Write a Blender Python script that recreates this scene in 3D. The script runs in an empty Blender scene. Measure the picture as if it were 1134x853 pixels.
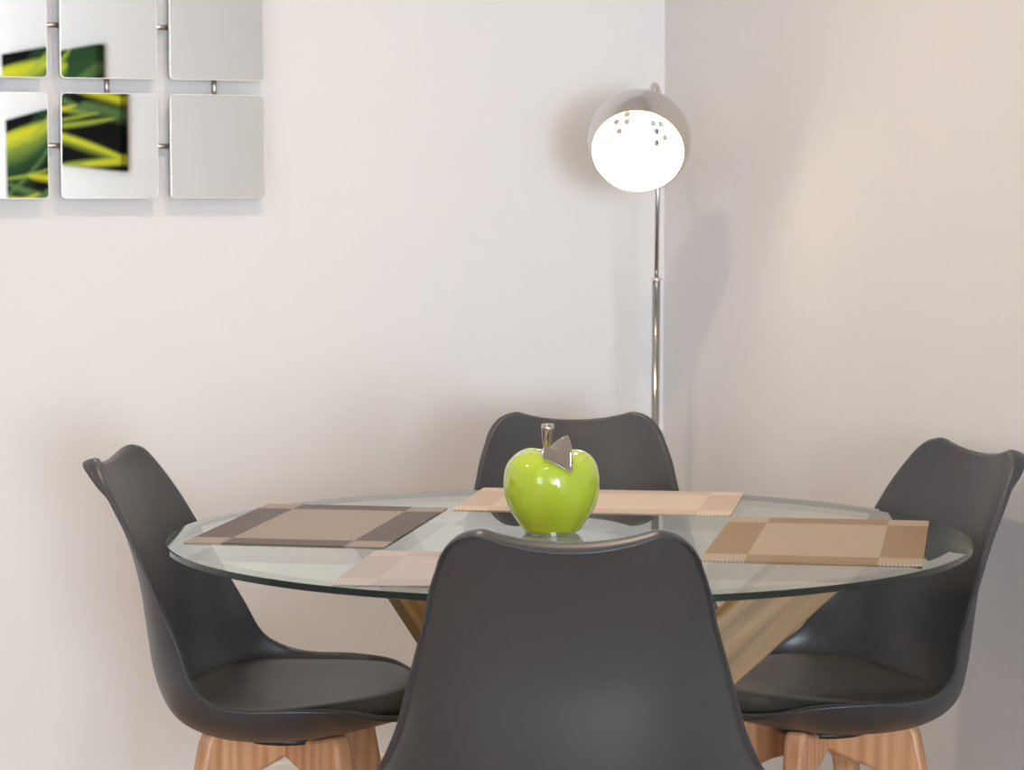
import bpy, bmesh, math, random
from mathutils import Vector, Matrix
random.seed(4)
S = bpy.context.scene
COL = S.collection
PI = math.pi

# ------------------------------------------------------------------ frames
# The room: mirror wall = plane y=0, right wall = plane x=0, room at x<0, y<0.
YAW = math.radians(22.27)            # camera looks 22 degrees clockwise of +Y
CA, SA = math.cos(YAW), math.sin(YAW)
CAMX, CAMY, CAMZ = -2.415, -5.05, 1.269
def W(X, Z, z=0.0):
    """metres right of / in front of the camera standpoint -> world"""
    return Vector((CAMX + X*CA + Z*SA, CAMY - X*SA + Z*CA, z))

# ------------------------------------------------------------------ helpers
def link(name, me, mat=None, parent=None, smooth=True):
    if isinstance(me, bmesh.types.BMesh):
        bm = me; me = bpy.data.meshes.new(name)
        bmesh.ops.recalc_face_normals(bm, faces=bm.faces[:])
        bm.to_mesh(me); bm.free()
    o = bpy.data.objects.new(name, me); COL.objects.link(o)
    if mat is not None:
        for m in (mat if isinstance(mat, (list, tuple)) else [mat]): me.materials.append(m)
    if smooth:
        for p in me.polygons: p.use_smooth = True
    if parent: o.parent = parent
    return o
def tag(o, label=None, cat=None, group=None, kind=None):
    if label: o['label'] = label
    if cat: o['category'] = cat
    if group: o['group'] = group
    if kind: o['kind'] = kind
    return o
def empty(name, loc, rz=0.0):
    o = bpy.data.objects.new(name, None); COL.objects.link(o)
    o.location = loc; o.rotation_euler = (0, 0, rz); o.empty_display_size = .1
    return o
def bevel_mod(o, w, seg=2, ang=30):
    m = o.modifiers.new('bevel', 'BEVEL'); m.width = w; m.segments = seg
    m.limit_method = 'ANGLE'; m.angle_limit = math.radians(ang)
    try: o.data.set_sharp_from_angle(angle=math.radians(40))
    except Exception: pass
    return o
def box(bm, lo, hi, M=None):
    vs = [Vector((x, y, z)) for x in (lo[0], hi[0]) for y in (lo[1], hi[1]) for z in (lo[2], hi[2])]
    if M: vs = [M @ v for v in vs]
    v = [bm.verts.new(p) for p in vs]
    for f in ((0,1,3,2),(4,6,7,5),(0,4,5,1),(2,3,7,6),(0,2,6,4),(1,5,7,3)):
        bm.faces.new([v[i] for i in f])
def lathe(prof, n=48, cap0=True, cap1=True, fn=None):
    bm = bmesh.new(); rings = []
    for r, z in prof:
        ring = []
        for i in range(n):
            a = 2*PI*i/n; p = Vector((r*math.cos(a), r*math.sin(a), z))
            if fn: p = fn(p, a)
            ring.append(bm.verts.new(p))
        rings.append(ring)
    for a, b in zip(rings, rings[1:]):
        for i in range(n):
            bm.faces.new((a[i], a[(i+1)%n], b[(i+1)%n], b[i]))
    if cap0: bm.faces.new(rings[0][::-1])
    if cap1: bm.faces.new(rings[-1])
    return bm
def tube(pts, r, n=12, bm=None):
    bm = bm or bmesh.new()
    pts = [Vector(p) for p in pts]
    rs = r if isinstance(r, (list, tuple)) else [r]*len(pts)
    prev = None; rings = []
    for i, p in enumerate(pts):
        t = (pts[min(i+1, len(pts)-1)] - pts[max(i-1, 0)]).normalized()
        u = prev - t*prev.dot(t) if prev is not None else t.orthogonal()
        u.normalize(); prev = u; v = t.cross(u)
        rings.append([bm.verts.new(p + rs[i]*(math.cos(2*PI*k/n)*u + math.sin(2*PI*k/n)*v)) for k in range(n)])
    for a, b in zip(rings, rings[1:]):
        for k in range(n): bm.faces.new((a[k], a[(k+1)%n], b[(k+1)%n], b[k]))
    bm.faces.new(rings[0][::-1]); bm.faces.new(rings[-1])
    return bm
def catmull(P, t):
    """P list of tuples, t in [0, len-1]"""
    n = len(P); i = min(int(t), n-2); f = t-i
    p = [P[max(i-1,0)], P[i], P[i+1], P[min(i+2,n-1)]]
    return [0.5*((2*b)+(c-a)*f+(2*a-5*b+4*c-d)*f*f+(3*b-a-3*c+d)*f**3) for a,b,c,d in zip(*p)]

# ------------------------------------------------------------------ materials
def newmat(name):
    m = bpy.data.materials.new(name); m.use_nodes = True
    nt = m.node_tree; nt.nodes.clear()
    out = nt.nodes.new('ShaderNodeOutputMaterial')
    return m, nt, out
class NB:
    def __init__(s, nt): s.nt = nt
    def n(s, typ, **kw):
        nd = s.nt.nodes.new(typ)
        for k, v in kw.items(): setattr(nd, k, v)
        return nd
    def l(s, a, b): s.nt.links.new(a, b)
    def math(s, op, a, b=None, clamp=False):
        nd = s.n('ShaderNodeMath', operation=op); nd.use_clamp = clamp
        for i, v in enumerate((a, b)):
            if v is None: continue
            if hasattr(v, 'links'): s.l(v, nd.inputs[i])
            else: nd.inputs[i].default_value = v
        return nd.outputs[0]
    def mix(s, f, a, b):
        nd = s.n('ShaderNodeMix', data_type='RGBA')
        for i, v in ((0, f), (6, a), (7, b)):
            if hasattr(v, 'links'): s.l(v, nd.inputs[i])
            elif i == 0: nd.inputs[0].default_value = v
            else: nd.inputs[i].default_value = (*v, 1)
        return nd.outputs[2]
def principled(name, col, rough=.5, metal=0, spec=.5, coat=0, emis=None, noise=None, bump=None, sheen=0):
    m, nt, out = newmat(name); b = NB(nt)
    p = b.n('ShaderNodeBsdfPrincipled'); b.l(p.outputs[0], out.inputs[0])
    p.inputs['Base Color'].default_value = (*col, 1); p.inputs['Roughness'].default_value = rough
    p.inputs['Metallic'].default_value = metal; p.inputs['Specular IOR Level'].default_value = spec
    p.inputs['Coat Weight'].default_value = coat; p.inputs['Coat Roughness'].default_value = .04
    if emis: p.inputs['Emission Color'].default_value = (*emis[0], 1); p.inputs['Emission Strength'].default_value = emis[1]
    tc = b.n('ShaderNodeTexCoord')
    if noise:
        nz = b.n('ShaderNodeTexNoise'); nz.inputs['Scale'].default_value = noise[0]; nz.inputs['Detail'].default_value = 4
        b.l(tc.outputs['Object'], nz.inputs['Vector'])
        b.l(b.mix(nz.outputs[0], tuple(c*(1-noise[1]) for c in col), tuple(min(1,c*(1+noise[1])) for c in col)), p.inputs['Base Color'])
    if bump:
        nz = b.n('ShaderNodeTexNoise'); nz.inputs['Scale'].default_value = bump[0]; nz.inputs['Detail'].default_value = 3
        b.l(tc.outputs['Object'], nz.inputs['Vector'])
        bp = b.n('ShaderNodeBump'); bp.inputs['Strength'].default_value = bump[1]; bp.inputs['Distance'].default_value = .001
        b.l(nz.outputs[0], bp.inputs['Height']); b.l(bp.outputs[0], p.inputs['Normal'])
    return m
def wood(name, c0, c1, scale=(30, 30, 2.2), rough=.38):
    m, nt, out = newmat(name); b = NB(nt)
    p = b.n('ShaderNodeBsdfPrincipled'); b.l(p.outputs[0], out.inputs[0])
    tc = b.n('ShaderNodeTexCoord'); mp = b.n('ShaderNodeMapping'); mp.inputs['Scale'].default_value = scale
    b.l(tc.outputs['Object'], mp.inputs['Vector'])
    n1 = b.n('ShaderNodeTexNoise'); n1.inputs['Scale'].default_value = 1.6; n1.inputs['Detail'].default_value = 6; n1.inputs['Distortion'].default_value = .7
    b.l(mp.outputs[0], n1.inputs['Vector'])
    wv = b.n('ShaderNodeTexWave'); wv.inputs['Scale'].default_value = .5; wv.inputs['Distortion'].default_value = 5; wv.inputs['Detail'].default_value = 3
    b.l(mp.outputs[0], wv.inputs['Vector'])
    f = b.math('ADD', b.math('MULTIPLY', n1.outputs[0], .75), b.math('MULTIPLY', wv.outputs['Fac'], .25))
    r = b.n('ShaderNodeMapRange'); r.inputs[1].default_value = .3; r.inputs[2].default_value = .7; b.l(f, r.inputs[0])
    b.l(b.mix(r.outputs[0], c0, c1), p.inputs['Base Color'])
    p.inputs['Roughness'].default_value = rough
    bp = b.n('ShaderNodeBump'); bp.inputs['Strength'].default_value = .15; bp.inputs['Distance'].default_value = .001
    b.l(f, bp.inputs['Height']); b.l(bp.outputs[0], p.inputs['Normal'])
    return m

M_wall = principled('wall_paint', (.80, .77, .758), .9, spec=.08, bump=(60, .12))
M_ceil = principled('ceiling_paint', (.85, .84, .82), .8)
M_trim = principled('trim_gloss_paint', (.86, .82, .76), .3)
M_plastic = principled('dark_grey_plastic', (.044, .0435, .048), .37, spec=.6, bump=(900, .05))
M_pad = principled('dark_faux_leather', (.050, .045, .042), .42, spec=.5, bump=(500, .3))
M_beech = wood('beech_wood', (.55, .255, .12), (.76, .43, .24), (26, 26, 3))
M_oak = wood('oak_wood', (.19, .10, .030), (.42, .25, .095), (22, 22, 2.0), .32)
M_chrome = principled('polished_chrome', (.80, .79, .78), .10, metal=1)
M_shade = principled('satin_chrome', (.70, .67, .64), .22, metal=1)
M_shadein = principled('shade_white_enamel', (.9, .88, .84), .5)
M_pole = principled('darkened_chrome_tube', (.38, .37, .36), .16, metal=1)  # chrome with a darkened base colour in place of dark reflections
M_rod = principled('satin_steel_rod', (.52, .48, .44), .32, metal=1)
M_silver = principled('cast_silver_metal', (.52, .48, .45), .15, metal=1, bump=(40, .5))
M_apple = principled('lime_glazed_ceramic', (.49, .63, .04), .12, spec=.5, coat=.6, noise=(9, .05))
M_black = principled('black_plastic', (.02, .02, .02), .4)
M_felt = principled('white_silicone', (.8, .8, .78), .4)
M_mirror = principled('mirror_glass', (.86, .86, .85), .004, metal=1)
M_bezel = principled('mirror_polished_edge', (.88, .86, .84), .25, metal=.6)
M_backing = principled('mirror_backing_board', (.45, .36, .3), .6)
M_bulb = principled('lit_bulb', (1, 1, 1), .5, emis=((1, .84, .62), 22))
M_ring = principled('bulb_socket_brass', (.80, .66, .45), .4, metal=.5)
M_down = principled('downlight_lens', (1, 1, 1), .5, emis=((1, .80, .58), 30))
M_white = principled('white_plastic', (.85, .85, .83), .4)

def floor_mat():
    m, nt, out = newmat('oak_laminate_planks'); b = NB(nt)
    p = b.n('ShaderNodeBsdfPrincipled'); b.l(p.outputs[0], out.inputs[0]); p.inputs['Roughness'].default_value = .35
    tc = b.n('ShaderNodeTexCoord')
    br = b.n('ShaderNodeTexBrick'); br.inputs['Scale'].default_value = 1; br.inputs['Brick Width'].default_value = 1.2; br.inputs['Row Height'].default_value = .19
    br.inputs['Mortar Size'].default_value = .0018; br.inputs['Color1'].default_value = (.66, .46, .29, 1); br.inputs['Color2'].default_value = (.76, .55, .36, 1); br.inputs['Mortar'].default_value = (.3, .2, .13, 1)
    b.l(tc.outputs['Object'], br.inputs['Vector'])
    mp = b.n('ShaderNodeMapping'); mp.inputs['Scale'].default_value = (1.5, 22, 1); b.l(tc.outputs['Object'], mp.inputs['Vector'])
    nz = b.n('ShaderNodeTexNoise'); nz.inputs['Scale'].default_value = 1.5; nz.inputs['Detail'].default_value = 5; b.l(mp.outputs[0], nz.inputs['Vector'])
    mx = b.n('ShaderNodeMix', data_type='RGBA', blend_type='MULTIPLY'); mx.inputs[0].default_value = .5
    b.l(br.outputs['Color'], mx.inputs[6]); b.l(nz.outputs[0], mx.inputs[7]); b.l(mx.outputs[2], p.inputs['Base Color'])
    return m
M_floor = floor_mat()

def glass_sheet(name, tint, f0=.04, base=0.0):
    """clear pane: Fresnel-weighted mix of straight-through and mirror reflection"""
    m, nt, out = newmat(name); b = NB(nt)
    g = b.n('ShaderNodeNewGeometry')
    vm = b.n('ShaderNodeVectorMath', operation='DOT_PRODUCT'); b.l(g.outputs['Normal'], vm.inputs[0]); b.l(g.outputs['Incoming'], vm.inputs[1])
    c = b.math('ABSOLUTE', vm.outputs['Value'])
    k = b.math('POWER', b.math('SUBTRACT', 1.0, c), 5.0)
    R = b.math('ADD', b.math('MULTIPLY', k, 1-f0-base), f0+base, clamp=True)
    tr = b.n('ShaderNodeBsdfTransparent'); tr.inputs[0].default_value = (*tint, 1)
    gl = b.n('ShaderNodeBsdfGlossy'); gl.inputs['Roughness'].default_value = .0; gl.inputs[0].default_value = (.95, .98, .95, 1)
    mx = b.n('ShaderNodeMixShader'); b.l(R, mx.inputs[0]); b.l(tr.outputs[0], mx.inputs[1]); b.l(gl.outputs[0], mx.inputs[2])
    b.l(mx.outputs[0], out.inputs[0])
    return m
M_glass = glass_sheet('clear_table_glass', (.96, .985, .965))
M_bevel = glass_sheet('bevelled_glass_rim', (.72, .80, .74), base=.06)
M_edge = principled('green_glass_edge', (.004, .012, .009), .08, spec=.5)
M_pane = glass_sheet('window_pane_glass', (.98, .99, .99))

def mat_weave(name, dark, light, hx, hy, bx, by):
    """placemat: the border bands cross into light corners; fine woven ribs"""
    m, nt, out = newmat(name); b = NB(nt)
    p = b.n('ShaderNodeBsdfPrincipled'); b.l(p.outputs[0], out.inputs[0])
    p.inputs['Roughness'].default_value = .42; p.inputs['Specular IOR Level'].default_value = .35
    tc = b.n('ShaderNodeTexCoord'); sx = b.n('ShaderNodeSeparateXYZ'); b.l(tc.outputs['Object'], sx.inputs[0])
    X, Y = sx.outputs[0], sx.outputs[1]
    ex = b.math('GREATER_THAN', b.math('ABSOLUTE', X), hx-bx); ey = b.math('GREATER_THAN', b.math('ABSOLUTE', Y), hy-by)
    xor = b.math('ABSOLUTE', b.math('SUBTRACT', ex, ey))
    wx = b.math('SINE', b.math('MULTIPLY', X, 2*PI/.0056)); wy = b.math('SINE', b.math('MULTIPLY', Y, 2*PI/.0056))
    w = b.math('MULTIPLY', wx, wy)
    wf = b.math('ADD', b.math('MULTIPLY', w, .5), .5)
    lt = b.mix(wf, tuple(c*.48 for c in light), tuple(min(1, c*1.25) for c in light))
    nz = b.n('ShaderNodeTexNoise'); nz.inputs['Scale'].default_value = 240; b.l(tc.outputs['Object'], nz.inputs['Vector'])
    dk = b.mix(nz.outputs[0], tuple(c*.7 for c in dark), tuple(c*1.25 for c in dark))
    b.l(b.mix(xor, lt, dk), p.inputs['Base Color'])
    bp = b.n('ShaderNodeBump'); bp.inputs['Strength'].default_value = .35; bp.inputs['Distance'].default_value = .0006
    b.l(w, bp.inputs['Height']); b.l(bp.outputs[0], p.inputs['Normal'])
    return m

def painting_mat(w, h):
    """black canvas with soft out-of-focus lime and yellow blades. p,q in 0..1"""
    m, nt, out = newmat('leaf_print_canvas'); b = NB(nt)
    pr = b.n('ShaderNodeBsdfPrincipled'); b.l(pr.outputs[0], out.inputs[0]); pr.inputs['Roughness'].default_value = .7; pr.inputs['Specular IOR Level'].default_value = .0
    tc = b.n('ShaderNodeTexCoord'); sx = b.n('ShaderNodeSeparateXYZ'); b.l(tc.outputs['Object'], sx.inputs[0])
    p = b.math('ADD', b.math('DIVIDE', sx.outputs[1], w), .5)
    p = b.math('SUBTRACT', 1.0, b.math('ADD', b.math('DIVIDE', sx.outputs[1], w), .5)) if False else p
    q = b.math('SUBTRACT', .5, b.math('DIVIDE', sx.outputs[2], h))
    col = None
    BLK = (.012, .011, .011)
    cur = BLK
    LIME, YEL, GRN, DG = (.36, .45, .06), (.62, .60, .03), (.11, .19, .065), (.035, .09, .035)
    # (p0, p1, q at p0, q at p1, sag, half width up, half width down, colour)
    strokes = [
        (-.30, .55, .26, .24, .00, .16, .34, DG), (.30, 1.35, .20, .14, .00, .30, .24, DG),
        (-.40, .66, .18, .10, .00, .06, .20, LIME), (-.50, .62, .165, .11, .00, .045, .09, YEL),
        (-.05, .60, .56, .26, .03, .02, .04, GRN), (.30, .70, .20, .00, .00, .02, .06, LIME), (.50, 1.25, .30, .06, .00, .03, .08, GRN),
        (-.15, .70, .42, .40, .02, .010, .02, LIME), (-.20, .75, .53, .62, .02, .015, .035, LIME),
        (.00, .75, .46, .63, .02, .03, .05, GRN), (.50, 1.30, .56, .68, .00, .05, .07, GRN),
        (.30, 1.35, .44, .60, -.01, .035, .05, YEL), (-.20, .45, .66, .57, .00, .018, .028, YEL),
        (.10, .75, .69, .62, .00, .012, .022, LIME), (-.25, .95, .745, .655, .01, .020, .030, LIME),
        (-.35, 1.15, .72, .93, -.01, .035, .065, LIME), (-.35, 1.10, .735, .925, -.02, .020, .030, YEL),
        (.10, 1.40, 1.02, .90, .00, .038, .035, LIME), (.50, 1.40, .985, .90, .00, .030, .025, YEL)]
    for p0, p1, q0, q1, sag, hu, hd, c in strokes:
        t = b.math('DIVIDE', b.math('SUBTRACT', p, p0), p1-p0, clamp=True)
        tt = b.math('MULTIPLY', b.math('MULTIPLY', t, b.math('SUBTRACT', 1.0, t)), 4.0)
        cen = b.math('ADD', b.math('ADD', b.math('MULTIPLY', t, q1-q0), q0), b.math('MULTIPLY', tt, sag))
        d = b.math('SUBTRACT', q, cen)
        wid = b.math('ADD', b.math('POWER', b.math('MAXIMUM', tt, 0.0), .5), .06)
        up = b.math('SUBTRACT', 1.0, b.math('DIVIDE', b.math('MAXIMUM', b.math('MULTIPLY', d, -1.0), 0.0), b.math('MULTIPLY', wid, hu)), clamp=True)
        dn = b.math('SUBTRACT', 1.0, b.math('DIVIDE', b.math('MAXIMUM', d, 0.0), b.math('MULTIPLY', wid, hd)), clamp=True)
        a = b.math('MULTIPLY', b.math('POWER', up, .5), dn)
        ins = b.math('MULTIPLY', b.math('GREATER_THAN', p, p0), b.math('LESS_THAN', p, p1))
        a = b.math('MULTIPLY', a, ins)
        cur = b.mix(a, cur, c)
    b.l(cur, pr.inputs['Base Color'])
    return m

# ------------------------------------------------------------------ room shell
RX0, RY0, HT = -4.9, -12.6, 2.45
def struct(name, bm, mat, bev=0):
    o = link(name, bm, mat, smooth=False); o['kind'] = 'structure'
    if bev: bevel_mod(o, bev)
    return o
def boxes(*bs):
    bm = bmesh.new()
    for lo, hi in bs: box(bm, lo, hi)
    return bm
T = .12
struct('floor', boxes(((RX0-T, RY0-T, -.1), (T, T, 0))), M_floor)
struct('ceiling', boxes(((RX0-T, RY0-T, HT), (T, T, HT+.1))), M_ceil)
struct('wall_back', boxes(((RX0-T, 0, 0), (T, T, HT))), M_wall)
struct('wall_right', boxes(((0, RY0-T, 0), (T, 0, HT))), M_wall)
# left wall with a window, front wall (behind the camera) with a wide window
def wall_open(name, axis, pos, a0, a1, w0, w1, z0, z1, sgn):
    def bx(u0, u1, za, zb):
        if axis == 'x': return ((pos, u0, za), (pos+sgn*T, u1, zb)) if sgn > 0 else ((pos-T, u0, za), (pos, u1, zb))
        return ((u0, pos-T, za), (u1, pos, zb))
    return struct(name, boxes(bx(a0, w0, 0, HT), bx(w1, a1, 0, HT), bx(w0, w1, 0, z0), bx(w0, w1, z1, HT)), M_wall)
WF = (-4.4, -1.9, .30, 2.25)   # window in front wall
WL = (-5.6, -3.9, .9, 2.15)    # window in left wall
wall_open('wall_front', 'y', RY0, RX0, 0, WF[0], WF[1], WF[2], WF[3], -1)
wall_open('wall_left', 'x', RX0, RY0-T, T, WL[0], WL[1], WL[2], WL[3], -1)
def window(name, axis, pos, u0, u1, z0, z1, nm):
    fr = bmesh.new(); t = .05
    def bx(a0, a1, b0, b1, d0=0.0, d1=.05):
        if axis == 'y': box(fr, (a0, pos-.09+d0, b0), (a1, pos-.09+d1, b1))
        else: box(fr, (pos-.09+d0, a0, b0), (pos-.09+d1, a1, b1))
    bx(u0, u1, z0, z0+t); bx(u0, u1, z1-t, z1); bx(u0, u0+t, z0, z1); bx(u1-t, u1, z0, z1)
    for k in range(1, nm): c = u0+(u1-u0)*k/nm; bx(c-t*.6, c+t*.6, z0, z1)
    zz = z0+(z1-z0)*.68; bx(u0, u1, zz-.02, zz+.02, .005, .045)
    o = struct(name, fr, M_white)
    p = bmesh.new()
    if axis == 'y': box(p, (u0+.02, pos-.072, z0+.02), (u1-.02, pos-.066, z1-.02))
    else: box(p, (pos-.072, u0+.02, z0+.02), (pos-.066, u1-.02, z1-.02))
    q = link('window_pane', p, M_pane, o, smooth=False); q['kind'] = 'structure'
window('window_1', 'y', RY0, WF[0], WF[1], WF[2], WF[3], 3)
window('window_2', 'x', RX0, WL[0], WL[1], WL[2], WL[3], 2)
def baseboard(name, lo, hi):
    o = struct(name, boxes((lo, hi)), M_trim); bevel_mod(o, .006, 3)
baseboard('baseboard_back', (RX0, -.016, 0), (0, 0, .10))
baseboard('baseboard_right', (-.016, RY0, 0), (0, -.016, .10))
baseboard('baseboard_left', (RX0, RY0, 0), (RX0+.016, -.016, .10))
baseboard('baseboard_front', (RX0+.016, RY0, 0), (-.016, RY0+.016, .10))

# ------------------------------------------------------------------ dining chair
# stations along the shell, seat front to back top: centre (y,z), rim (x,y,z)
ST = [(.214, .450, .124, .203, .456, .0),
      (.200, .441, .176, .178, .466, .1),
      (.150, .426, .213, .130, .480, .5),
      (.070, .408, .237, .060, .482, .8),
      (-.020, .401, .247, -.005, .480, .9),
      (-.095, .409, .249, -.054, .487, .9),
      (-.155, .435, .236, -.092, .511, .9),
      (-.190, .488, .215, -.116, .563, .8),
      (-.203, .558, .201, -.144, .620, .6),
      (-.212, .630, .188, -.169, .672, .45),
      (-.226, .690, .177, -.191, .716, .35),
      (-.241, .735, .170, -.213, .756, .25),
      (-.256, .770, .160, -.233, .789, .15),
      (-.267, .796, .149, -.249, .814, .1),
      (-.275, .812, .130, -.261, .833, .05),
      (-.281, .826, .104, -.270, .840, .0)]
def shell_pt(v, u):
    yc, zc, w, yr, zr, k = catmull(ST, v*(len(ST)-1))
    a = abs(u)
    xe, oe = math.sin(a*PI/2), 1-math.cos(a*PI/2)
    xp, op = a, a**2.2
    x = w*(k*xe + (1-k)*xp); o = k*oe + (1-k)*op
    return Vector((math.copysign(x, u), yc+(yr-yc)*o, zc+(zr-zc)*o))
def shell_n(v, u):
    e = 1e-3
    dv = shell_pt(min(v+e, 1), u) - shell_pt(max(v-e, 0), u)
    du = shell_pt(v, u+e) - shell_pt(v, u-e)
    return -du.cross(dv).normalized()          # towards the sitter
NV, NU = 60, 36
def make_shell():
    bm = bmesh.new(); g = []
    for i in range(NV+1):
        v = i/NV
        g.append([bm.verts.new(shell_pt(v, -1+2*j/NU)) for j in range(NU+1)])
    for i in range(NV):
        for j in range(NU): bm.faces.new((g[i][j], g[i][j+1], g[i+1][j+1], g[i+1][j]))
    # turned-back flange around the rim
    loop = [(0, j) for j in range(NU+1)] + [(i, NU) for i in range(1, NV+1)] + [(NV, j) for j in range(NU-1, -1, -1)] + [(i, 0) for i in range(NV-1, 0, -1)]
    n = len(loop); P = [g[i][j].co.copy() for i, j in loop]
    r1, r2 = [], []
    for k, (i, j) in enumerate(loop):
        v, u = i/NV, -1+2*j/NU
        nn = shell_n(v, max(-.995, min(.995, u)))
        t = (P[(k+1) % n] - P[k-1]).normalized()
        outw = nn.cross(t).normalized()
        top = max(0.0, min(1.0, (v-.80)/.15))
        a = .0030 + .003*top; c = .0110 + .017*top
        r1.append(bm.verts.new(P[k] + outw*a - nn*c*.25))
        r2.append(bm.verts.new(P[k] + outw*a*1.5 - nn*c - Vector((0, 0, .007*top))))
    B = [g[i][j] for i, j in loop]
    for k in range(n):
        m = (k+1) % n
        bm.faces.new((B[k], r1[k], r1[m], B[m])); bm.faces.new((r1[k], r2[k], r2[m], r1[m]))
    bmesh.ops.recalc_face_normals(bm, faces=bm.faces[:])
    return bm
def make_pad():
    """upholstered seat pad lying in the bucket, domed, with a tucked edge"""
    bm = bmesh.new(); N, R = 64, 16
    vc, vh = .226, .208
    def par(r, a):
        c, s = math.cos(a), math.sin(a); e = 2/2.9
        u = .84*r*math.copysign(abs(c)**e, c); v = vc + vh*r*math.copysign(abs(s)**e, s)
        return v, u
    for side in (0, 1):
        rows = []
        for k in range(1, R+1):
            r = (k/R)**.8; ring = []
            for i in range(N+1 if k == 1 else N):
                v, u = par(r if i < N else 0.0, 2*PI*i/N)
                p = shell_pt(v, u); nn = shell_n(v, u)
                if side == 0: p = p + nn*.001
                else:
                    h = .050*max(0.0, 1-(r if i < N else 0)**3.4)**.5 + .001
                    p = p + (nn*.45 + Vector((0, 0, .55)))*h
                ring.append(bm.verts.new(p))
            if k == 1:
                cvt = ring.pop()
                for i in range(N): bm.faces.new((cvt, ring[i], ring[(i+1) % N]))
            rows.append(ring)
        for A, B in zip(rows, rows[1:]):
            for i in range(N): bm.faces.new((A[i], A[(i+1) % N], B[(i+1) % N], B[i]))
        if side == 0: first = rows[-1]
        else:
            for i in range(N): bm.faces.new((first[i], first[(i+1) % N], rows[-1][(i+1) % N], rows[-1][i]))
    bmesh.ops.remove_doubles(bm, verts=bm.verts[:], dist=2e-4)
    bmesh.ops.recalc_face_normals(bm, faces=bm.faces[:])
    return bm
def make_leg():
    """one beech leg with its bracket reaching in to the hub; lies in the xz plane"""
    bm = bmesh.new()
    prof = [(.002, .398), (.060, .399), (.110, .407), (.148, .418), (.158, .400), (.245, .004), (.238, 0), (.218, 0), (.212, .006),
            (.128, .290), (.112, .322), (.080, .340), (.040, .352), (.002, .366)]
    def th(x, z):
        return .017 if z > .28 else .009 + .008*(z/.28)
    A = [bm.verts.new((x, -th(x, z), z)) for x, z in prof]; B = [bm.verts.new((x, th(x, z), z)) for x, z in prof]
    bm.faces.new(A); bm.faces.new(B[::-1])
    n = len(prof)
    for i in range(n): bm.faces.new((A[i], B[i], B[(i+1) % n], A[(i+1) % n]))
    return bm
def make_chair():
    t = empty('dining_chair', (0, 0, 0))
    sh = link('seat_shell', make_shell(), M_plastic, t)
    so = sh.modifiers.new('thick', 'SOLIDIFY'); so.thickness = .005; so.offset = -1
    sb = sh.modifiers.new('sub', 'SUBSURF'); sb.levels = 1; sb.render_levels = 1
    pd = link('seat_pad', make_pad(), M_pad, t)
    for k in range(4):
        l = link('leg', make_leg(), M_beech, t, smooth=False)
        bevel_mod(l, .009, 4, 40)
        l.rotation_euler = (0, 0, PI/4 + k*PI/2)
    mp = lathe([(.0, .392), (.075, .392), (.078, .395), (.078, .401), (.05, .4035), (.0, .4035)], 40, False, False)
    bmesh.ops.remove_doubles(mp, verts=mp.verts[:], dist=1e-5)
    link('mount_plate', mp, M_black, t)
    return t
def place(t, X, Z, phi):
    t.location = W(X, Z, 0); t.rotation_euler = (0, 0, math.radians(phi-90)-YAW)
def dup(root):
    r = root.copy(); COL.objects.link(r)
    for ch in list(root.children):
        c = ch.copy(); COL.objects.link(c); c.parent = r
    return r
G = 'chairs around the glass table'
CH = [(.080, 3.50, 88, 'dark grey moulded chair nearest the viewer, its back turned, standing in front of the table'),
      (-.355, 4.13, -7, 'dark grey moulded chair at the left end of the glass table, facing right'),
      (.497, 4.18, 202, 'dark grey moulded chair at the right end of the glass table, turned inward'),
      (.121, 4.60, -89, 'dark grey moulded chair behind the green apple, on the far side of the table')]
ch0 = make_chair(); chairs = [ch0] + [dup(ch0) for _ in CH[1:]]
for c, (X, Z, ph, lb) in zip(chairs, CH):
    place(c, X, Z, ph); tag(c, lb, 'chair', G)

# ------------------------------------------------------------------ table
TX, TZ, TH, TR = .085, 3.98, .735, .606
tb = empty('dining_table', W(TX, TZ, 0), -YAW)
tag(tb, 'round glass-topped dining table on crossed oak legs, set with placemats', 'table')
def make_top():
    prof = [(.0, TH-.012), (.25, TH-.012), (TR-.002, TH-.012), (TR, TH-.011), (TR, TH-.0035), (TR-.0015, TH-.0022), (TR-.026, TH), (.25, TH), (.0, TH)]
    n = 160
    bm = lathe(prof, n, False, False)
    bm.verts.ensure_lookup_table()
    bmesh.ops.remove_doubles(bm, verts=bm.verts[:], dist=1e-5)
    bmesh.ops.recalc_face_normals(bm, faces=bm.faces[:])
    for f in bm.faces:
        c = f.calc_center_median(); r = math.hypot(c.x, c.y)
        if r < TR-.027: f.material_index = 0
        elif c.z > TH-.0023 and r < TR-.002: f.material_index = 1
        elif c.z < TH-.0118: f.material_index = 0
        else: f.material_index = 2
    return bm
top = link('glass_top', make_top(), [M_glass, M_bevel, M_edge], tb, smooth=False)
LEGS = [(131, .50, .36), (8, .405, .42), (246, .50, .36)]
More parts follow.
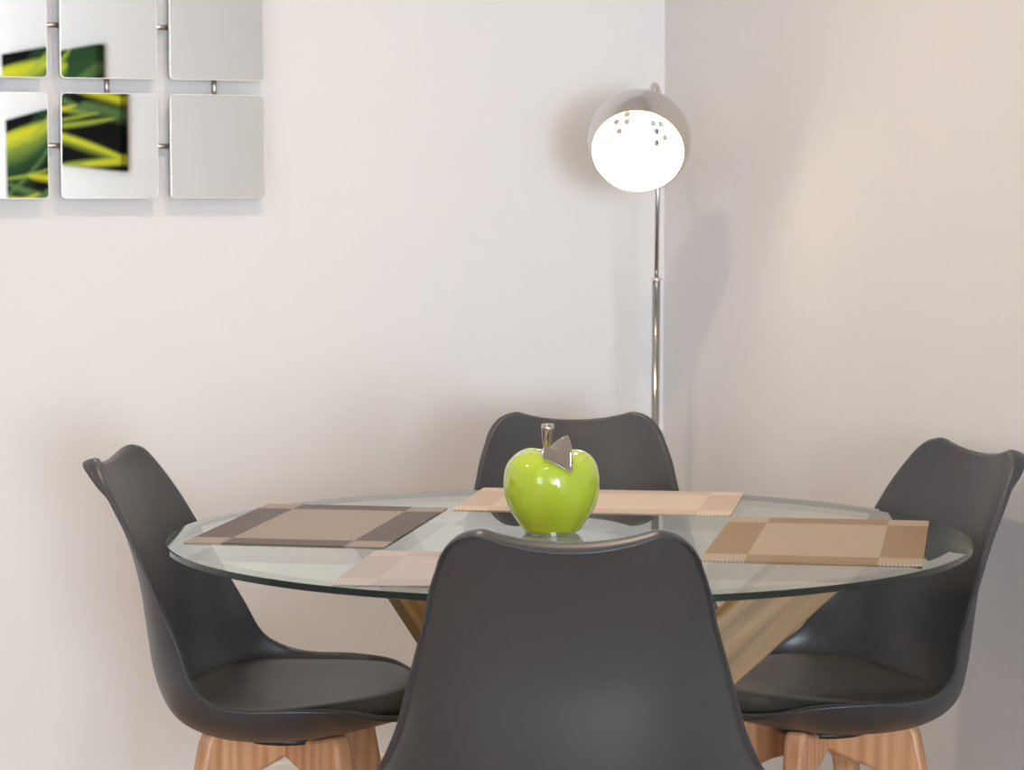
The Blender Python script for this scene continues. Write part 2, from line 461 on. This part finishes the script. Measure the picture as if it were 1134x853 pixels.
for k, (deg, rt, rb) in enumerate(LEGS):
    a = math.radians(deg); d = Vector((math.cos(a), math.sin(a), 0)); s = Vector((-d.y, d.x, 0))
    p0 = d*rt + Vector((0, 0, TH-.0165)); p1 = -d*rb
    ax = (p0-p1).normalized(); up = s.cross(ax).normalized()
    off = s*(0.0, -.065, .02)[k]
    hw, ht = .021, .048       # half thickness across, half depth of the board
    bm = bmesh.new(); rings = []
    for P, zz in ((p1, 0.0), (p0, TH-.0165)):
        r = []
        for sx, sy in ((-1,-1), (1,-1), (1,1), (-1,1)):
            q = P + off + s*hw*sx + up*ht*sy
            tpar = (zz-q.z)/ax.z; r.append(q + ax*tpar)
        rings.append(r)
    # store the mesh in a frame aligned with the board so that the grain follows it
    R3 = Matrix((s, up, ax)).transposed(); mid = (p0+p1)/2 + off
    inv = R3.inverted()
    vs = [[bm.verts.new(inv @ (q-mid)) for q in r] for r in rings]
    bm.faces.new(vs[0][::-1]); bm.faces.new(vs[1])
    for i in range(4): bm.faces.new((vs[0][i], vs[0][(i+1)%4], vs[1][(i+1)%4], vs[1][i]))
    l = link('table_leg', bm, M_oak, tb, smooth=False)
    l.matrix_local = Matrix.Translation(mid) @ R3.to_4x4(); bevel_mod(l, .003, 2)
    pd = lathe([(.0, -.0045), (.016, -.0045), (.018, -.003), (.018, .003), (.016, .0045), (.0, .0045)], 32, False, False)
    o = link('glass_pad', pd, M_felt, tb); o.location = (p0.x+off.x, p0.y+off.y, TH-.012-.0045)

# ------------------------------------------------------------------ placemats
def placemat(X, Z, wx, wy, rot, mat, label, R=.0035):
    bm = bmesh.new(); nx, ny = 24, 24; h = .0016
    grid = []
    for i in range(nx+1):
        for j in range(ny+1): pass
    def corner_loop():
        pts = []
        for cx, cy, a0 in ((1,1,0), (-1,1,90), (-1,-1,180), (1,-1,270)):
            for k in range(4):
                a = math.radians(a0+30*k); pts.append((cx*(wx/2-R)+R*math.cos(a), cy*(wy/2-R)+R*math.sin(a)))
        return pts
    L = corner_loop(); n = len(L)
    a = [bm.verts.new((x, y, 0)) for x, y in L]; b_ = [bm.verts.new((x, y, h)) for x, y in L]
    bm.faces.new(a[::-1]); bm.faces.new(b_)
    for i in range(n): bm.faces.new((a[i], a[(i+1)%n], b_[(i+1)%n], b_[i]))
    o = link('placemat', bm, mat, smooth=False)
    o.location = W(X, Z, TH+.0002); o.rotation_euler = (0, 0, math.radians(rot)-YAW)
    tag(o, label, 'placemat', 'woven placemats on the glass table')
    return o
WM, LM = .31, .465
m_l = mat_weave('taupe_weave', (.085, .052, .034), (.37, .29, .23), WM/2, LM/2, .062, .055)
m_r = mat_weave('tan_weave', (.30, .18, .08), (.50, .375, .26), WM/2, LM/2, .062, .055)
m_b = mat_weave('warm_sheen_weave', (.58, .44, .34), (.78, .62, .47), LM/2, WM/2, .062, .05)  # warm lamp reflection on the weave put into a paler base colour
m_f = mat_weave('grey_sheen_weave', (.46, .40, .38), (.60, .53, .50), LM/2, WM/2, .062, .05)  # pale base colour stands in for grazing reflection off the weave
placemat(-.295, 4.078, .303, .475, -10, m_l, 'dark brown bordered woven placemat at the left chair')
placemat(.459, 3.902, WM, .49, -10, m_r, 'golden tan woven placemat at the right chair, brown bands at its ends')
placemat(.150, 4.378, .452, WM, -9, m_b, 'woven placemat behind the apple, at the far chair, coloured pale cream for its warm sheen')
placemat(.004, 3.595, .450, .315, -8, m_f, 'woven placemat mostly hidden behind the nearest chair, coloured pale grey for its sheen')

# ------------------------------------------------------------------ apple
ap = empty('apple_ornament', W(.060, 3.985, TH), -YAW)
tag(ap, 'glossy lime green ceramic apple with silver stem and leaf on the table', 'ornament')
AP = [(.0, .003), (.026, .0022), (.0375, .0022), (.0450, .0065), (.0520, .017), (.0605, .029), (.0672, .042), (.0712, .056), (.0730, .072),
      (.0722, .089), (.0690, .103), (.0635, .113), (.0540, .1215), (.0430, .1255), (.032, .1260), (.022, .1235), (.012, .117), (.0, .112)]
def aprof(n=60):
    return [tuple(catmull(AP, i*(len(AP)-1)/n)) for i in range(n+1)]
def lobes(p, a):
    low = max(0.0, 1-p.z/.06); k = 1 - .045*low*(0.5+0.5*math.cos(5*(a-PI*1.5)))
    hi = max(0.0, (p.z-.095)/.035); k *= 1+.012*hi*math.cos(5*a+1)
    return Vector((p.x*k, p.y*k, p.z + .0018*hi*math.cos(5*a)))
bm = lathe([(max(r, 0.0), z) for r, z in aprof()], 80, False, False, lobes)
bmesh.ops.remove_doubles(bm, verts=bm.verts[:], dist=1e-5)
link('apple_body', bm, M_apple, ap)
st = [(-.002, 0, .100), (-.003, -.001, .118), (-.006, -.002, .132), (-.007, -.003, .148), (-.006, -.004, .160), (-.006, -.004, .1665), (-.006, -.004, .1675)]
link('stem', tube(st, [.006, .0062, .0068, .0080, .0098, .0098, .006], 20), M_silver, ap)
# leaf: heart outline (image-plane x right, z up) fanned from its vein, folded and dished
out = [(-.0045, .1350), (-.0115, .1370), (-.0160, .1310), (-.0160, .1240), (-.0110, .1180), (.0020, .1125), (.0150, .1060), (.0250, .1005), (.0295, .1000),
       (.0310, .1050), (.0312, .1200), (.0300, .1360), (.0270, .1475), (.0235, .1525), (.0175, .1510), (.0090, .1470), (.0020, .1420)]
out = [tuple(catmull(out+[out[0]], i*len(out)/68)) for i in range(68)]
c0, tip = Vector((.0, .1325)), Vector((.029, .1005))
def leaf_y(x, z, r):
    # rests on the front shoulder of the fruit, tip forward
    base = -.029 - (.150-z)*.95
    d = abs((Vector((x, z))-c0).cross((tip-c0).normalized()))
    return base - .0030*math.cos(r*PI*.5)*0 + min(d, .02)*-.32 + .0022*(1-r)
bm = bmesh.new(); R = 8; rows = []
cc = Vector((.010, .1290))
for k in range(1, R+1):
    r = k/R; rows.append([bm.verts.new((cc.x+(x-cc.x)*r, leaf_y(cc.x+(x-cc.x)*r, cc.y+(z-cc.y)*r, r) - (.0022 if k == R else 0), cc.y+(z-cc.y)*r)) for x, z in out])
cv = bm.verts.new((cc.x, leaf_y(cc.x, cc.y, 0), cc.y)); n = len(out)
for i in range(n): bm.faces.new((cv, rows[0][i], rows[0][(i+1)%n]))
for A, B in zip(rows, rows[1:]):
    for i in range(n): bm.faces.new((A[i], B[i], B[(i+1)%n], A[(i+1)%n]))
lf = link('leaf', bm, M_silver, ap); so = lf.modifiers.new('s', 'SOLIDIFY'); so.thickness = .003; so.offset = 1
sb = lf.modifiers.new('sub', 'SUBSURF'); sb.levels = 1; sb.render_levels = 1
for k in range(3):
    a = -PI/2 + k*2*PI/3 + .06
    o = link('foot', lathe([(.0, 0.0), (.0042, 0.0), (.0046, .001), (.0046, .0065), (.0, .0065)], 20, False, False), M_felt, ap)
    o.location = (.040*math.cos(a), .040*math.sin(a), 0.0004)

# ------------------------------------------------------------------ floor lamp
LX, LZ = .289, 5.25
lamp = empty('floor_lamp', W(LX, LZ, 0), -YAW)
tag(lamp, 'chrome floor lamp with a lit globe shade, standing in the room corner', 'floor lamp')
link('base', lathe([(.0, 0), (.118, 0), (.120, .004), (.118, .014), (.08, .020), (.02, .024), (.012, .034), (.0, .034)], 64, False, False), M_chrome, lamp)
PZ = 1.073
link('lower_pole', tube([(-.006, 0, .02), (-.0045, 0, .5), (-.0025, 0, PZ)], .0078, 24), M_pole, lamp)
link('collar', lathe([(.0, PZ-.004), (.0095, PZ-.004), (.0100, PZ), (.0095, PZ+.004), (.0, PZ+.004)], 24, False, False), M_chrome, lamp).location = (-.0025, 0, 0)
link('upper_pole', tube([(-.0025, 0, PZ-.02), (-.0005, 0, 1.25), (0, 0, 1.40)], .0043, 16), M_pole, lamp)
SC = Vector((-.043, -.115, 1.346)); SR = .100      # shade centre in lamp frame
axis = Vector((-.10, -.85, -.50)).normalized()   # where the shade points
back = SC - axis*SR
nk = [(0, 0, 1.39), (.001, 0, 1.425), (-.001, -.008, 1.446), (-.008, -.026, 1.456), (-.015, -.044, 1.450)]
nk = [Vector(p) for p in nk] + [SC + Vector((.024, .045, .082))]
pts = [Vector(catmull([tuple(p) for p in nk], i*(len(nk)-1)/30)) for i in range(31)]
link('gooseneck', tube(pts, .0055, 16), M_chrome, lamp)
# shade: ball shell cut open on its pointing side, pierced by two clusters of round holes
OPEN = math.asin(min(1, .0905/SR))              # polar angle of the mouth
def shell_ball():
    bm = bmesh.new(); nr, nc = 40, 96
    th1 = PI - OPEN
    ro, ri = SR, SR-.0022; rings = []
    seq = [(ro, th1*i/nr) for i in range(nr+1)] + [(ri, th1*(nr-i)/nr) for i in range(nr+1)]
    for r, th in seq:
        rings.append([bm.verts.new((r*math.sin(max(th, 1e-4))*math.cos(2*PI*k/nc), r*math.sin(max(th, 1e-4))*math.sin(2*PI*k/nc), r*math.cos(th))) for k in range(nc)])
    for m, (A, B) in enumerate(zip(rings, rings[1:])):
        for k in range(nc):
            f = bm.faces.new((A[k], A[(k+1)%nc], B[(k+1)%nc], B[k])); f.material_index = 1 if m > nr else 0
    bmesh.ops.remove_doubles(bm, verts=bm.verts[:], dist=1e-5)
    return bm
zax = -axis; xax = Vector((1, 0, 0)); xax = (xax - zax*xax.dot(zax)).normalized(); yax = zax.cross(xax)
RS = Matrix((xax, yax, zax)).transposed()
sb_ = shell_ball(); bmesh.ops.recalc_face_normals(sb_, faces=sb_.faces[:])
me = bpy.data.meshes.new('shade'); sb_.to_mesh(me); sb_.free()
tmp = bpy.data.objects.new('tmp_shell', me); COL.objects.link(tmp)
for m in (M_shade, M_shadein): me.materials.append(m)
# holes by target direction in lamp frame, seen through the mouth from the front
def px_dir(px, py):
    # picture offset from the shade centre (1 px ~ 1.79 mm) to the inner back of the ball
    x = (px-707)*.00179; z = -(py-154)*.00179
    y = math.sqrt(max(SR*SR-x*x-z*z, 0)); v = Vector((x, y, z))
    return v.normalized()
HOLES = [(683.5,132.5),(695.5,132),(687,142.5),(728.6,142.8),(738,150),(728.6,156),(734,135),(725,134),(695.5,124),(720.5,147)]
bc = bmesh.new()
for hx, hy in HOLES:
    d = px_dir(hx, hy)
    Rm = d.to_track_quat('Z', 'Y').to_matrix().to_4x4()
    ring = lathe([(.0066, .085), (.0066, .115)], 20)
    ring.transform(Rm); tm = bpy.data.meshes.new('t'); ring.to_mesh(tm); ring.free(); bc.from_mesh(tm); bpy.data.meshes.remove(tm)
bmesh.ops.recalc_face_normals(bc, faces=bc.faces[:])
cm = bpy.data.meshes.new('cut'); bc.to_mesh(cm); bc.free()
cm.transform(RS.to_4x4().inverted())
cut = bpy.data.objects.new('tmp_cut', cm); COL.objects.link(cut)
bo = tmp.modifiers.new('b', 'BOOLEAN'); bo.operation = 'DIFFERENCE'; bo.object = cut; bo.solver = 'EXACT'
dg = bpy.context.evaluated_depsgraph_get(); nm = bpy.data.meshes.new_from_object(tmp.evaluated_get(dg), depsgraph=dg)
bpy.data.objects.remove(tmp); bpy.data.objects.remove(cut); bpy.data.meshes.remove(me); bpy.data.meshes.remove(cm)
shade = bpy.data.objects.new('lamp_shade', nm); COL.objects.link(shade); shade.parent = lamp
for p in nm.polygons: p.use_smooth = True
try: nm.set_sharp_from_angle(angle=math.radians(35))
except Exception: pass
shade.matrix_local = Matrix.Translation(SC) @ RS.to_4x4()
BC = SC + axis*.012
o = link('bulb', lathe([(.0, -.03), (.012, -.0285), (.022, -.021), (.0285, -.008), (.0285, .006), (.023, .020), (.015, .030), (.013, .034), (.0, .034)], 32, False, False), M_bulb, lamp)
o.matrix_local = Matrix.Translation(BC) @ RS.to_4x4()
o = link('bulb_socket', lathe([(.0, .030), (.0165, .030), (.0185, .034), (.0185, .060), (.014, .0800), (.0, .0800)], 32, False, False), M_ring, lamp)
o.matrix_local = Matrix.Translation(BC) @ RS.to_4x4()
cd = [(.10, .05, .012), (.16, .10, .006), (.22, .12, .006), (.26, .10, .02), (.275, .06, .05)]
# flex: from the base along the floor beside the right wall
A0 = W(LX, LZ, 0)
def loc(X, Z, z): 
    v = W(X, Z, z)-A0; return Vector((v.x*CA - v.y*SA, v.x*SA + v.y*CA, v.z))
cdp = [loc(LX+.10, LZ-.02, .012), loc(.43, 5.14, .0045), loc(.495, 5.04, .0045), loc(.508, 4.97, .03), loc(.53, 4.91, .05), loc(.56, 4.88, .02), loc(.585, 4.80, .0045), loc(.63, 4.60, .0045)]
pp = [Vector(catmull([tuple(p) for p in cdp], i*(len(cdp)-1)/48)) for i in range(49)]
link('power_cord', tube(pp, .003, 8), M_black, lamp)

# ------------------------------------------------------------------ panel mirror
CAM = Vector((CAMX, CAMY, CAMZ)); F = 2927.0; PIT = math.radians(4.425)
def ray(px, py):
    a = (px-567)/F; v = -(py-426.5)/F
    X, Z, z = a, math.cos(PIT)+v*math.sin(PIT), -math.sin(PIT)+v*math.cos(PIT)
    return Vector((X*CA + Z*SA, -X*SA + Z*CA, z))
def on_wall(px, py, d=.035):
    r = ray(px, py); t = (-d-CAM.y)/r.y; return CAM + r*t
PW, PHH = .190, .2025
cBR = on_wall(241, 162.2)
step, stepz = .214, .2295
mir = empty('wall_mirror', (cBR.x-step, 0, cBR.z), 0)
tag(mir, 'grid of square mirror panels joined by short metal rods, hung on the wall', 'mirror')
PT = dict(y0=-6.45, y1=-5.02, z0=1.17, z1=1.76)      # the canvas on the right wall
TLc = Vector((-.03, PT['y0'], PT['z1'])); TRc = Vector((.0, PT['y1'], PT['z1'])); BRc = Vector((.0, PT['y1'], PT['z0']))
AIM = {(-2+1, 0): ((6, 133), TLc), (-1, 1): ((1.5, 60), TLc), (0, 0): ((142, 190), BRc), (0, 1): ((115.5, 49), TRc)}
for i in (-1, 0, 1):
    for j in (0, 1):
        c = Vector((mir.location.x + i*step, -.035, mir.location.z + j*stepz))
        nrm = Vector((0, -1, 0))
        if (i, j) in AIM:
            (ax_, ay_), tgt = AIM[(i, j)]
            P = on_wall(ax_, ay_)
            nrm = ((tgt-P).normalized() + (CAM-P).normalized()).normalized()
        print('panel', i, j, 'tilt deg', [round(math.degrees(v), 2) for v in (nrm.x, nrm.z)])
        q = Vector((0, -1, 0)).rotation_difference(nrm)
        def panel(w, y0, y1, R, inset=0):
            bm = bmesh.new(); h = w/2-inset; hz = PHH/2-inset; L = []
            for cx, cz, a0 in ((1,1,0), (-1,1,90), (-1,-1,180), (1,-1,270)):
                for k in range(7):
                    a = math.radians(a0+15*k); L.append((cx*(h-R)+R*math.cos(a), cz*(hz-R)+R*math.sin(a)))
            A = [bm.verts.new((x, y0, z)) for x, z in L]; B = [bm.verts.new((x, y1, z)) for x, z in L]; n = len(L)
            bm.faces.new(A); bm.faces.new(B[::-1])
            for k in range(n): bm.faces.new((A[k], B[k], B[(k+1)%n], A[(k+1)%n]))
            return bm
        pn = link('mirror_panel', panel(PW, 0, .006, .010), M_bezel, mir, smooth=False)
        pn.rotation_mode = 'QUATERNION'; pn.rotation_quaternion = q; pn.location = c-Vector(mir.location)
        gf = link('mirror_face', panel(PW, -.0006, 0, .0085, .0016), M_mirror, pn, smooth=False)
        bk = link('backing_board', panel(PW, .006, .012, .01, .004), M_backing, pn, smooth=False)
        for dx, dz in ((1, 0), (0, -1)):
            if (dx and i == 1) or (dz and j == 0): continue
            e = .018
            mid = c + Vector((dx*step/2, .020, dz*stepz/2)) - Vector(mir.location)
            hl = (step-PW)/2+e if dx else (stepz-PHH)/2+e
            a = mid - Vector((dx, 0, dz))*hl; b2 = mid + Vector((dx, 0, dz))*hl
            link('connecting_rod', tube([a, b2], .0050, 16), M_rod, mir)
        # stand-off that carries the panel on the wall
        link('wall_fixing', tube([c-Vector(mir.location)+Vector((0, .009, 0)), c-Vector(mir.location)+Vector((0, .035, 0))], .012, 20), M_chrome, mir)

# ------------------------------------------------------------------ canvas on the right wall (seen in the mirror)
pw, ph = PT['y1']-PT['y0'], PT['z1']-PT['z0']
cv_ = bmesh.new(); box(cv_, (-.015, -pw/2, -ph/2), (.015, pw/2, ph/2))
o = link('wall_art', cv_, painting_mat(pw, ph), smooth=False); bevel_mod(o, .002)
o.location = (-.0155, (PT['y0']+PT['y1'])/2, (PT['z0']+PT['z1'])/2)
tag(o, 'wide black canvas with yellow and lime leaf blades, seen in the mirror panels', 'wall art')

# ------------------------------------------------------------------ lights
def down(x, y, watt, label, ang=168, col=(1, .79, .58)):
    t = empty('ceiling_downlight', (x, y, HT)); tag(t, label, 'ceiling light', 'recessed ceiling downlights')
    link('trim_ring', lathe([(.038, 0), (.038, -.004), (.055, -.005), (.057, -.001), (.057, 0)], 40, False, False), M_white, t)
    link('lens', lathe([(.0, -.0015), (.037, -.0015), (.037, 0.0), (.0, 0.0)], 32, False, False), M_down, t)
    L = bpy.data.lights.new('downlight_lamp', 'SPOT'); L.energy = watt; L.color = col; L.shadow_soft_size = .05
    L.spot_size = math.radians(ang); L.spot_blend = 1
    l = bpy.data.objects.new('downlight_lamp', L); COL.objects.link(l); l.parent = t; l.location = (0, 0, -.02)
p = W(-.15, 4.1); down(p.x, p.y, 33, 'recessed round downlight in the ceiling above the dining table')
p = W(-.55, 2.4); down(p.x, p.y, 20, 'recessed round downlight in the ceiling nearest the left window')
p = W(-1.6, 3.6); down(p.x, p.y, 18, 'added round downlight, unseen in the ceiling, brightening the mirror wall')  # unseen light added to brighten the left part of the mirror wall
def area(name, loc, rot, sx, sy, watt, col):
    L = bpy.data.lights.new(name, 'AREA'); L.shape = 'RECTANGLE'; L.size = sx; L.size_y = sy; L.energy = watt; L.color = col
    o = bpy.data.objects.new(name, L); COL.objects.link(o); o.location = loc; o.rotation_euler = rot
    return o
area('window_daylight', ((WF[0]+WF[1])/2, RY0-.16, (WF[2]+WF[3])/2), (math.radians(90), 0, 0), WF[1]-WF[0], WF[3]-WF[2], 560, (.75, .87, 1))
area('window_daylight', (RX0-.16, (WL[0]+WL[1])/2, (WL[2]+WL[3])/2), (math.radians(90), 0, math.radians(-90)), WL[1]-WL[0], WL[3]-WL[2], 18, (.84, .92, 1))
wd = bpy.data.worlds.new('world'); S.world = wd; wd.use_nodes = True
bg = wd.node_tree.nodes['Background']; bg.inputs[0].default_value = (.82, .9, 1, 1); bg.inputs[1].default_value = 3.0

# ------------------------------------------------------------------ camera
cam = bpy.data.cameras.new('camera'); cam.sensor_width = 36; cam.lens = F/1134*36; cam.clip_end = 60
co = bpy.data.objects.new('camera', cam); COL.objects.link(co); co.location = CAM
co.rotation_euler = (math.radians(90)-PIT, 0, -YAW)
cam.dof.use_dof = True; cam.dof.focus_distance = 4.0; cam.dof.aperture_fstop = 9
S.camera = co
S.view_settings.view_transform = 'Standard'; S.view_settings.look = 'None'
S.view_settings.gamma = 1; S.view_settings.use_curve_mapping = False
S.view_settings.exposure = 0.42
